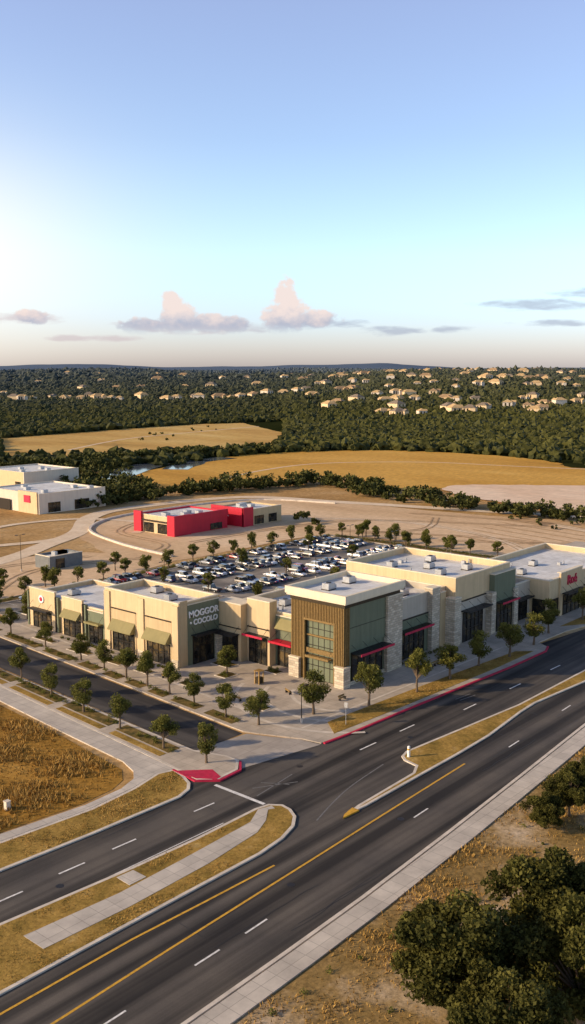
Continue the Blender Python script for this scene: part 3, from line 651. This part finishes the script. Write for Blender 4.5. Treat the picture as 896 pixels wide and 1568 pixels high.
def plant(meshes,name,x,y,s=1,z=.14):
    o=bpy.data.objects.new(name,random.choice(meshes)); COL.objects.link(o); o.location=(x,y,z); o.scale=(s*random.uniform(.86,1.1),s*random.uniform(.86,1.1),s*random.uniform(.86,1.12)); o.rotation_euler=(0,0,random.uniform(0,6.3))
for x,y in ((-27.8,-3.9),(-28.1,2.3),(-27.5,10.3),(-26.8,17.8),(-26,25.3),(-24.6,33.8),(-24,43),(-23.2,53),(-22.5,64),(-21.7,76)): plant(TM,'oak_tree',x,y,.84)
for x,y in ((-13.6,44.2),(-14.2,35),(-14.9,29.1),(-15.3,24),(-15.6,19.5),(-15.9,14.9),(-16.1,10.3),(-17.1,4),(-16.4,-.6),(-5.7,15.1),(-13,54),(-12.6,64),(-12,73),(-11,84),(-6,60),(-8,67)): plant(TM,'oak_tree',x,y,.84)
for x,y in ((-9.6,-3),(-3,-6.1),(4.9,-7.7),(12.1,-8),(19.5,-7.9),(26,-9),(33.8,-8.7),(41.1,-7.4),(52,-7.8),(62,-7.8)): plant(TM,'oak_tree',x,y,1.02)
pt=[(-3,72.7),(3.5,74.9),(9.2,73.9),(14.3,73.8),(19.5,73),(24.5,72.6),(29.7,72.6),(35.6,72.6),(42.7,73),(49.4,73.9),(55.3,73.8),(60.8,73.4),(67.9,73.8),(74.6,73.8),(79.9,73),(83.8,72.6),(88.6,69.9),(89,65.3),(88.7,60.2),(88.3,55.5),(87.9,50.7),(88.3,45.8),(88.3,40.4),(88.3,34.5),(88.5,28)]
for r in (38.2,50.2,62.2):
    for x in (6 if r<60 else -4,25,46,67,86.5): pt.append((x,r))
for x,y in pt: plant(TP,'parking_lot_tree',x,y,1.0,.25)
for x,y in ((-1,66),(4,61),(10,78),(28,80),(5,84),(-4,79),(93,66),(94,58),(92,48)): plant(TP,'parking_lot_tree',x,y,1.0,.1)
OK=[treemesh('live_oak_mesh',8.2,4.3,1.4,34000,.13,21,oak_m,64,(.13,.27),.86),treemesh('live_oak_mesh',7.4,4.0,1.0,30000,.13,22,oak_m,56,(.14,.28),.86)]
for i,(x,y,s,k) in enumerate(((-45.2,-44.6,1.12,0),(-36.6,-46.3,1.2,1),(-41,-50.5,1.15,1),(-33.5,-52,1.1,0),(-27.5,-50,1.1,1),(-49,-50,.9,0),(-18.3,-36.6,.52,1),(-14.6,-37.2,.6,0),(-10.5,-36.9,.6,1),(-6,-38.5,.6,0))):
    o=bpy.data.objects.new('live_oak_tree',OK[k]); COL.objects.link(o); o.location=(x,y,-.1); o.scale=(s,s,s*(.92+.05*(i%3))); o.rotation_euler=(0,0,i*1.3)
def belt(name,line,n,spread,R,seed,nl=170,leaf=.5):
    g=np.random.default_rng(seed); L=np.array(line,float); seg=np.linalg.norm(np.diff(L,axis=0),axis=1); cs=np.concatenate([[0],np.cumsum(seg)])
    C=[];rad=[]; ph=g.uniform(0,6.28)
    for i in range(n):
        t=g.random()*cs[-1]; dn=.55+.45*math.sin(t*.11+ph)*math.sin(t*.31+1)
        if g.random()>dn+.25: continue
        x=np.interp(t,cs,L[:,0])+g.normal()*spread; y=np.interp(t,cs,L[:,1])+g.normal()*spread; s=R*g.uniform(.35,1.1)*(.75+.6*dn)
        for j in range(6): C.append((x+g.normal()*s*.5,y+g.normal()*s*.5,s*(.45+.85*g.random()))); rad.append(s*g.uniform(.3,.6))
    V,F,t=leafquads(C,rad,len(C)*nl//6,leaf,seed)
    mk(name,V,F,[creek_m],None,t)
belt('creek_woodland',[(84,158),(104,160),(124,158),(156,149),(171,141),(165,122),(157,104),(150,76),(149,54),(149,36),(150,5),(155,-30)],360,2.9,2.8,5)
belt('creek_woodland',[(84,165),(100,186),(118,200),(110,176)],100,6,2.8,6)
belt('creek_woodland',[(116,262),(139,268),(159,266),(183,270),(221,262),(262,246)],240,5,2.6,7,140,.6)
belt('creek_woodland',[(120,218),(140,240),(160,252),(180,262)],90,6,2.4,8)
belt('creek_woodland',[(100,92),(101,90)],6,1.5,2.4,9)
belt('scrub_bushes',[(250,350),(300,380),(380,400)],16,12,1.2,12,50,.5)
belt('scrub_bushes',[(140,60),(146,30),(150,0)],20,4,.8,14,50,.3)
# ------------------------------------------------------------------ houses on the hillside
def housemesh(L,W,h,rh,m,mr):
    P=Part('house_mesh'); P.box(-L/2,L/2,-W/2,W/2,-1.5,h,m); i=P.mid(mr); e=.5
    b_=[P.bm.verts.new(p) for p in ((-L/2-e,-W/2-e,h),(L/2+e,-W/2-e,h),(L/2+e,W/2+e,h),(-L/2-e,W/2+e,h))]; t=[P.bm.verts.new((-L/2+W*.42,0,h+rh)),P.bm.verts.new((L/2-W*.42,0,h+rh))]
    for f in ((b_[0],b_[1],t[1],t[0]),(b_[2],b_[3],t[0],t[1]),(b_[1],b_[2],t[1]),(b_[3],b_[0],t[0]),(b_[3],b_[2],b_[1],b_[0])): P.bm.faces.new(f).material_index=i
    P.box(L*.1,L*.45,-W/2-3,-W/2+.1,-1.5,h*.98,m)
    b_=[P.bm.verts.new(p) for p in ((L*.1-.4,-W/2-3.4,h+.01),(L*.45+.4,-W/2-3.4,h+.01),(L*.45+.4,-W/2+1,h+.01),(L*.1-.4,-W/2+1,h+.01))]; t=[P.bm.verts.new((L*.275,-W/2-3.4,h+rh*.7)),P.bm.verts.new((L*.275,-W/2+1.5,h+rh*.7))]
    for f in ((b_[0],t[0],t[1],b_[3]),(t[0],b_[1],b_[2],t[1]),(b_[0],b_[1],t[0])): P.bm.faces.new(f).material_index=i
    for x in (-L*.35,-L*.12): P.box(x-.7,x+.7,-W/2-.06,-W/2,1,h-.7,glass_m)
    for y in (-W*.2,W*.2): P.box(-L/2-.06,-L/2,y-.7,y+.7,1,h-.7,glass_m)
    return P.done(link=False)
hw=simple('house_wall',(.70,.53,.32),.9,.1,.1); hr1=simple('house_roof_tan',(.54,.37,.18),.9,.12,.1); hr2=simple('house_roof_grey',(.24,.19,.14),.9,.1,.1); hr3=simple('house_roof_brown',(.36,.24,.13),.9,.1,.1)
HM=[housemesh(15,10,4.4,3,hw,hr1),housemesh(13,11,5.0,3,hw,hr2),housemesh(17,10,4.0,3.2,hw,hr3),housemesh(12,9,5.4,2.6,wallwhite_m,hr1)]
gh=random.Random(5); HP=[]
def housesrow(x0,x1,y0,dy,n,sz=1.0):
    for i in range(n):
        t=(i+gh.uniform(-.45,.45))/max(1,n-1); X=x0+(x1-x0)*t; Y=y0+dy*t+gh.uniform(-20,20)+18*math.sin(t*9+y0)
        if gh.random()<.12: continue
        a,b_=valley(X,Y); o=bpy.data.objects.new('suburban_house',gh.choice(HM)); COL.objects.link(o)
        o.location=(a,b_,float(terr(np.array(float(X)),np.array(float(Y))))+.8); o.rotation_euler=(0,0,gh.choice((0,1.57,3.14,.4,-.5,2.2))+gh.uniform(-.3,.3)+math.radians(-49)); s=gh.uniform(.62,.95)*sz; o.scale=(s,s,s); HP.append((a,b_,Y,s))
housesrow(70,330,790,30,14,1.05); housesrow(40,350,850,40,16,1.05); housesrow(40,360,930,50,17); housesrow(20,400,1020,70,19); housesrow(0,430,1120,80,19); housesrow(20,520,1240,90,20,1.05); housesrow(20,560,1360,100,20,1.1); housesrow(0,640,1500,120,20,1.15); housesrow(0,700,1640,120,16,1.2)
housesrow(-420,-10,1060,30,30,1.05); housesrow(-460,-60,1210,60,11,1.05); housesrow(-560,20,1420,80,9,1.1); housesrow(-640,0,1650,140,9,1.2)
def ico(sub):
    bm=bmesh.new(); bmesh.ops.create_icosphere(bm,subdivisions=sub,radius=1); v=np.array([x.co[:] for x in bm.verts]); bm.verts.index_update(); f=np.array([[q.index for q in x.verts] for x in bm.faces]); bm.free(); return v,f
def forest(name,y0,y1,n,R,sub,seed):
    g=np.random.default_rng(seed); Y=y0+(y1-y0)*np.sqrt(g.random(n)) if y0<600 else g.uniform(y0,y1,n); X=g.uniform(-1,1,n)*(60+Y*.40)
    a=CAMX+X*RX+Y*FX; b=CAMY+X*RY+Y*FY
    keep=~(inpoly(a,b,GF)|inpoly(a,b,LF))
    a,b,X,Y=a[keep],b[keep],X[keep],Y[keep]
    d=np.full(len(a),1e9)
    for hx,hy,hY,hs in HP:     # plots around and in front of each house
        for k in (0,9): d=np.minimum(d,((a-(hx-FX*k))**2+(b-(hy-FY*k))**2)/(9.2*hs)**2)
    keep=d>1; a,b,X,Y=a[keep],b[keep],X[keep],Y[keep]
    n=len(a); z=terr(X,Y)
    v,f=ico(sub); s=R*g.uniform(.55,1.3,n)
    jit=1+.28*g.normal(size=(n,len(v)))
    VV=v[None]*jit[:,:,None]*s[:,None,None]*np.array([1,1,.85]); VV[...,0]+=a[:,None]; VV[...,1]+=b[:,None]; VV[...,2]+=(z+s*.4)[:,None]
    FF=(f[None]+(np.arange(n)*len(v))[:,None,None]).reshape(-1,3)
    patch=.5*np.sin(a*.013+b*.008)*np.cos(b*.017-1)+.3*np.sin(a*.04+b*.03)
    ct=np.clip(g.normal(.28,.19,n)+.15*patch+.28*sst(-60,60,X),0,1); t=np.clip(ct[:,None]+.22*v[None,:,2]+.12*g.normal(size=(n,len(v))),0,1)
    mk(name,VV.reshape(-1,3),FF,[far_m],None,t.ravel())
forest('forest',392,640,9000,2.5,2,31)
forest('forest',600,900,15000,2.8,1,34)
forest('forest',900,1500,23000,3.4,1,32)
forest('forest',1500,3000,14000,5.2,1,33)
# ------------------------------------------------------------------ grass tufts
def tufts(name,poly,n,h,seed,z=.04,mat=grass_m,lo_=.12):
    g=np.random.default_rng(seed); P=np.array(poly); lo=P.min(0); hi=P.max(0)
    x=g.uniform(lo[0],hi[0],n); y=g.uniform(lo[1],hi[1],n); k=inpoly(x,y,poly); x,y=x[k],y[k]
    fld=np.sin(x*.7+y*.35)+np.sin(x*.23-y*.6+1)+.6*np.sin(x*1.9+y*1.3)+.6*np.sin(x*3.1-y*2.3); k=g.random(len(x))<np.clip(.5+.35*fld,lo_,1); x,y,fld=x[k],y[k],fld[k]; n=len(x)
    a=g.uniform(0,6.28,n); hh=h*g.uniform(.35,1.2,n)*np.clip(.8+.2*fld,.4,1.3); w=.09*h**.5; lean=g.normal(size=(n,2))*hh[:,None]*.45
    V=np.empty((n,3,3)); V[:,0]=np.stack([x-np.cos(a)*w,y-np.sin(a)*w,np.full(n,z)],1); V[:,1]=np.stack([x+np.cos(a)*w,y+np.sin(a)*w,np.full(n,z)],1); V[:,2]=np.stack([x+lean[:,0],y+lean[:,1],z+hh],1)
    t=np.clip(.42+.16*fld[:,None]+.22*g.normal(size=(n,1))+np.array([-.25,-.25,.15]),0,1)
    mk(name,V.reshape(-1,3),np.arange(3*n).reshape(n,3),[mat],None,t.ravel())
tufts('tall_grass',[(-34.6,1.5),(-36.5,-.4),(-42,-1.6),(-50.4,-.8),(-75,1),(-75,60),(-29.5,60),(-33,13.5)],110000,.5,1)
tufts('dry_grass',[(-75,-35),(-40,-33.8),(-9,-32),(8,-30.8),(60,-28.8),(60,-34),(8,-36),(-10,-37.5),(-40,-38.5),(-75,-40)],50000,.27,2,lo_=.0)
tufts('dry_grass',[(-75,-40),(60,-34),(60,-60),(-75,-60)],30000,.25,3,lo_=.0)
tufts('verge_tufts',[(-75,-6),(-54,-6.7),(-35,-7.4),(-32,-5),(-31.5,-3),(-36,-3.2),(-42,-3.8),(-51,-3.1),(-75,-2.3)],12000,.15,4,.14)
tufts('verge_tufts',[(-75,-20.7),(-38,-20.6),(-34,-19.6),(-35,-19),(-42,-19.4),(-58,-19.2),(-58.3,-16),(-43,-16.3),(-33,-15.6),(-40,-15.2),(-58,-14.2),(-75,-13.8)],14000,.13,5,.14)
tufts('verge_tufts',[(-12.4,-8.6),(-10.6,-6.2),(1.5,-6.8),(15.4,-7.5),(29,-8.5),(30,-9.9),(9.6,-9.6),(-1.3,-9.2)],9000,.13,6,.17)
g=np.random.default_rng(44); C=[];rad=[]
for y in np.arange(2,80,1.1):
    if g.random()<.6: C.append((-17.5+.075*y+g.normal()*.2,y,.35)); rad.append(.38)
for y in np.arange(0,100,1.0):
    if g.random()<.7: C.append((-27.8+.075*y+g.normal()*.25,y,.33)); rad.append(.36)
for x in np.arange(-5,88,.9): C.append((x,73.6+g.normal()*.3,.4)); rad.append(.45)
for y in np.arange(25,72,.9): C.append((88.8+g.normal()*.3,y,.4)); rad.append(.45)
for y in np.arange(23,56,.8):
    if g.random()<.5: C.append((-9.3+g.normal()*.1,y,.3)); rad.append(.3)
for x0,x1,y0,y1 in BEDS:
    for k in range(5): C.append((g.uniform(x0+.3,x1-.3),g.uniform(y0+.3,y1-.3),.4)); rad.append(.36)
for x in np.arange(13,24,1): C.append((x,.2+g.normal()*.1,.35)); rad.append(.33)
V,F,t=leafquads(C,rad,len(C)*120,.07,9); mk('shrubs',V,F,[leaf_m],None,t)
# low weeds on the scrub ground
C=[];rad=[]
for k in range(150): C.append((g.uniform(-70,30),g.uniform(-48,-35),.12)); rad.append(g.uniform(.12,.4))
V,F,t=leafquads(C,rad,9000,.07,19); mk('weeds',V,F,[leaf_m],None,t)
# ------------------------------------------------------------------ street furniture
def lamp(x,y,h,heads=1,z=.14):
    r=empty('street_lamp',(x,y,z)); P=Part('pole'); P.cyl((0,0,0),(0,0,.5),.16,.16,kerb_m,10); P.cyl((0,0,.5),(0,0,h),.06,.04,bronze_m,8); P.done(r)
    P=Part('lamp_head')
    for s in ([1] if heads==1 else [1,-1]): P.cyl((0,0,h-.05),(s*.7,0,h+.02),.03,.03,bronze_m,6); P.box(s*.55,s*1.15,-.14,.14,h-.02,h+.08,bronze_m)
    P.done(r)
lamp(-12.6,-3.7,4.2); lamp(15.2,93.5,7.4,2,.0)
for x in (20,48,74):
    for y in (44.4,56.2): lamp(x,y,6,2)
r=empty('traffic_sign',(-9.9,-8,.17)); P=Part('post'); P.cyl((0,0,0),(0,0,2.6),.035,.035,metal_m,6); P.done(r); P=Part('sign_plate'); P.box(-.02,.02,-.22,.22,2.0,2.6,metal_m); P.done(r)
r=empty('bollard',(-12.9,-18.6,.14)); P=Part('post'); P.cyl((0,0,0),(0,0,1.1),.16,.15,sign_m,12); P.cyl((0,0,1.1),(0,0,1.18),.15,.07,sign_m,12); P.cyl((0,0,.75),(0,0,.9),.165,.165,yellow_m,12); P.done(r)
r=empty('utility_pedestal',(-47.1,2.3,.03)); P=Part('cabinet'); P.box(-.22,.22,-.22,.22,0,.8,wallwhite_m); P.box(-.26,.26,-.26,.26,.8,.86,wallwhite_m); P.done(r)
r=empty('timber_kiosk',(-5.6,9.4,.14)); P=Part('frame')
for a in (-.4,.4):
    for c in (-.35,.35): P.box(a-.05,a+.05,c-.05,c+.05,0,1.7,wood_m)
P.box(-.36,.36,-.3,.3,.1,.9,slatback_m)
for k in range(6): P.box(-.5,.5,-.46+k*.17,-.38+k*.17,1.72,1.8,wood_m)
P.done(r)
for x,y,a in ((-3.5,-2.5,0),(-6,4,1.2),(-12,7,1.6),(16,-3.5,0),(-12,20,1.6)):
    r=empty('bench',(x,y,.14)); r.rotation_euler=(0,0,a); P=Part('seat')
    for k in range(4): P.box(-.6,.6,-.16+k*.09,-.1+k*.09,.32,.35,slat_m)
    P.box(-.6,.6,.2,.23,.38,.62,slat_m); P.done(r); P=Part('legs'); P.box(-.5,-.45,-.15,.22,0,.32,black_m); P.box(.45,.5,-.15,.22,0,.32,black_m); P.done(r)
P=Part('limestone_rocks'); gg=random.Random(9)
for i in range(120):
    x=gg.uniform(92,150); y=gg.uniform(-14,12)+ (x-92)*.1; s=gg.uniform(.4,1.7)
    P.hexa([(x+dx*s*gg.uniform(.6,1.2),y+dy*s*gg.uniform(.6,1.2),z_) for z_ in (0,s*.5) for dx,dy in ((-1,-1),(1,-1),(1,1),(-1,1))],rock_m)
P.done()
# ------------------------------------------------------------------ sky + light
Scam=np.array([-.975,-.22]); Sv=np.array([Scam[0]*RX+Scam[1]*FX,Scam[0]*RY+Scam[1]*FY]); Sv/=np.linalg.norm(Sv)
EL=math.radians(20.5)
w=bpy.data.worlds.new('World'); sc.world=w; w.use_nodes=True; nt=w.node_tree; nt.nodes.clear()
out=N(nt,'ShaderNodeOutputWorld'); bg=N(nt,'ShaderNodeBackground'); bg.inputs[1].default_value=.115; nt.links.new(bg.outputs[0],out.inputs[0])
sky=N(nt,'ShaderNodeTexSky',sky_type='NISHITA'); sky.sun_disc=False; sky.sun_elevation=EL; sky.sun_rotation=math.atan2(Sv[0],Sv[1]); sky.altitude=200; sky.air_density=1; sky.dust_density=1.0; sky.ozone_density=1.5
def M(op,a,b=None,c=None):
    n=N(nt,'ShaderNodeMath',operation=op)
    for i,v in enumerate((a,b,c)):
        if v is None: continue
        if isinstance(v,(int,float)): n.inputs[i].default_value=v
        else: nt.links.new(v,n.inputs[i])
    return n.outputs[0]
tc=N(nt,'ShaderNodeTexCoord'); sep=N(nt,'ShaderNodeSeparateXYZ'); nt.links.new(tc.outputs['Generated'],sep.inputs[0])
dx=M('ADD',M('MULTIPLY',sep.outputs[0],RX),M('MULTIPLY',sep.outputs[1],RY)); dy=M('ADD',M('MULTIPLY',sep.outputs[0],FX),M('MULTIPLY',sep.outputs[1],FY))
az=M('ARCTAN2',dx,dy); el=M('ARCSINE',sep.outputs[2])
cb=N(nt,'ShaderNodeCombineXYZ'); nt.links.new(az,cb.inputs[0]); nt.links.new(M('MULTIPLY',el,1.3),cb.inputs[1])
def wn(scale,detail,rough):
    n=N(nt,'ShaderNodeTexNoise'); n.inputs['Scale'].default_value=scale; n.inputs['Detail'].default_value=detail; n.inputs['Roughness'].default_value=rough
    nt.links.new(cb.outputs[0],n.inputs[0]); return n.outputs[0]
n1=wn(55,8,.58)
def blob(a0,e0,ra,re):
    u=M('DIVIDE',M('SUBTRACT',az,a0),ra); v=M('DIVIDE',M('SUBTRACT',el,e0),re)
    return M('SUBTRACT',1,M('ADD',M('MULTIPLY',u,u),M('MULTIPLY',v,v)))
cum=None
for bl in ((-.113,.048,.026,.020),(-.120,.064,.013,.018),(-.148,.042,.03,.010),(-.085,.045,.03,.012),(-.06,.044,.022,.011),(-.006,.054,.028,.022),(-.006,.072,.014,.020),(.022,.050,.036,.010),(-.255,.050,.02,.009),(-.232,.022,.005,.009)):
    b_=blob(*bl); cum=b_ if cum is None else M('MAXIMUM',cum,b_)
cm=M('ADD',cum,M('MULTIPLY',M('SUBTRACT',n1,.5),2.4))
def sstp(x,a,b):
    n=N(nt,'ShaderNodeMapRange',interpolation_type='SMOOTHSTEP'); n.inputs[1].default_value=a; n.inputs[2].default_value=b; nt.links.new(x,n.inputs[0]); return n.outputs[0]
cmask=M('MULTIPLY',M('MULTIPLY',sstp(cm,.1,.6),sstp(el,.031,.046)),.92)
st=None
for bl in ((-.09,.041,.095,.008),(.03,.045,.05,.006),(.10,.038,.035,.006),(.16,.039,.025,.004),(.245,.062,.065,.007),(.30,.072,.05,.006),(.26,.044,.05,.004),(-.28,.049,.06,.007),(-.2,.03,.06,.004)):
    b_=blob(*bl); st=b_ if st is None else M('MAXIMUM',st,b_)
cb2=N(nt,'ShaderNodeCombineXYZ'); nt.links.new(M('MULTIPLY',az,.25),cb2.inputs[0]); nt.links.new(el,cb2.inputs[1])
n3=N(nt,'ShaderNodeTexNoise'); n3.inputs['Scale'].default_value=150; n3.inputs['Detail'].default_value=6; nt.links.new(cb2.outputs[0],n3.inputs[0])
smask=M('MULTIPLY',sstp(M('ADD',M('MULTIPLY',st,.8),M('MULTIPLY',M('SUBTRACT',n3.outputs[0],.5),2.2)),.0,.9),.65)
gain=ramp(nt,M('DIVIDE',el,.7),[(0,(.40,.375,.50)),(.071,(.425,.45,.60)),(.157,(.52,.545,.555)),(.314,(.51,.485,.525)),(.53,(.60,.49,.52)),(.85,(.20,.20,.23))])
vs=N(nt,'ShaderNodeVectorMath',operation='SCALE'); nt.links.new(mixc(nt,1.0,sky.outputs[0],gain,'MULTIPLY'),vs.inputs[0]); vs.inputs['Scale'].default_value=4.1
gu=M('DIVIDE',M('SUBTRACT',az,-.40),.19); gv=M('DIVIDE',M('SUBTRACT',el,.11),.10)
glow=M('MULTIPLY',M('EXPONENT',M('MULTIPLY',M('ADD',M('MULTIPLY',gu,gu),M('MULTIPLY',gv,gv)),-1)),.85)
skyc=mixc(nt,glow,vs.outputs[0],(10.5,9.6,8.3))
ccol=mixc(nt,sstp(M('ADD',el,M('MULTIPLY',M('SUBTRACT',n1,.5),.04)),.038,.062),(4.0,4.3,5.3),(8.1,6.7,6.2))
scol=mixc(nt,sstp(az,-.12,.05),(5.6,4.7,4.9),(3.4,3.8,4.9))
c1=mixc(nt,smask,skyc,scol); c2=mixc(nt,cmask,c1,ccol)
nt.links.new(c2,bg.inputs[0])
ld=bpy.data.lights.new('sun','SUN'); ld.energy=5.0; ld.angle=math.radians(.5); ld.color=(1,.77,.49)
lo=bpy.data.objects.new('sun',ld); COL.objects.link(lo); lo.rotation_euler=Vector((Sv[0]*math.cos(EL),Sv[1]*math.cos(EL),math.sin(EL))).to_track_quat('Z','Y').to_euler()
# ------------------------------------------------------------------ camera
cd=bpy.data.cameras.new('camera'); cam=bpy.data.objects.new('camera',cd); COL.objects.link(cam); sc.camera=cam
cam.location=(CAMX,CAMY,CAMZ); cam.rotation_euler=(math.radians(90-8.306),0,math.radians(-49))
cd.sensor_fit='VERTICAL'; cd.sensor_height=36; cd.lens=36*1500/1568; cd.clip_end=40000; cd.clip_start=.5
sc.view_settings.view_transform='Standard'; sc.view_settings.look='None'; sc.view_settings.exposure=0
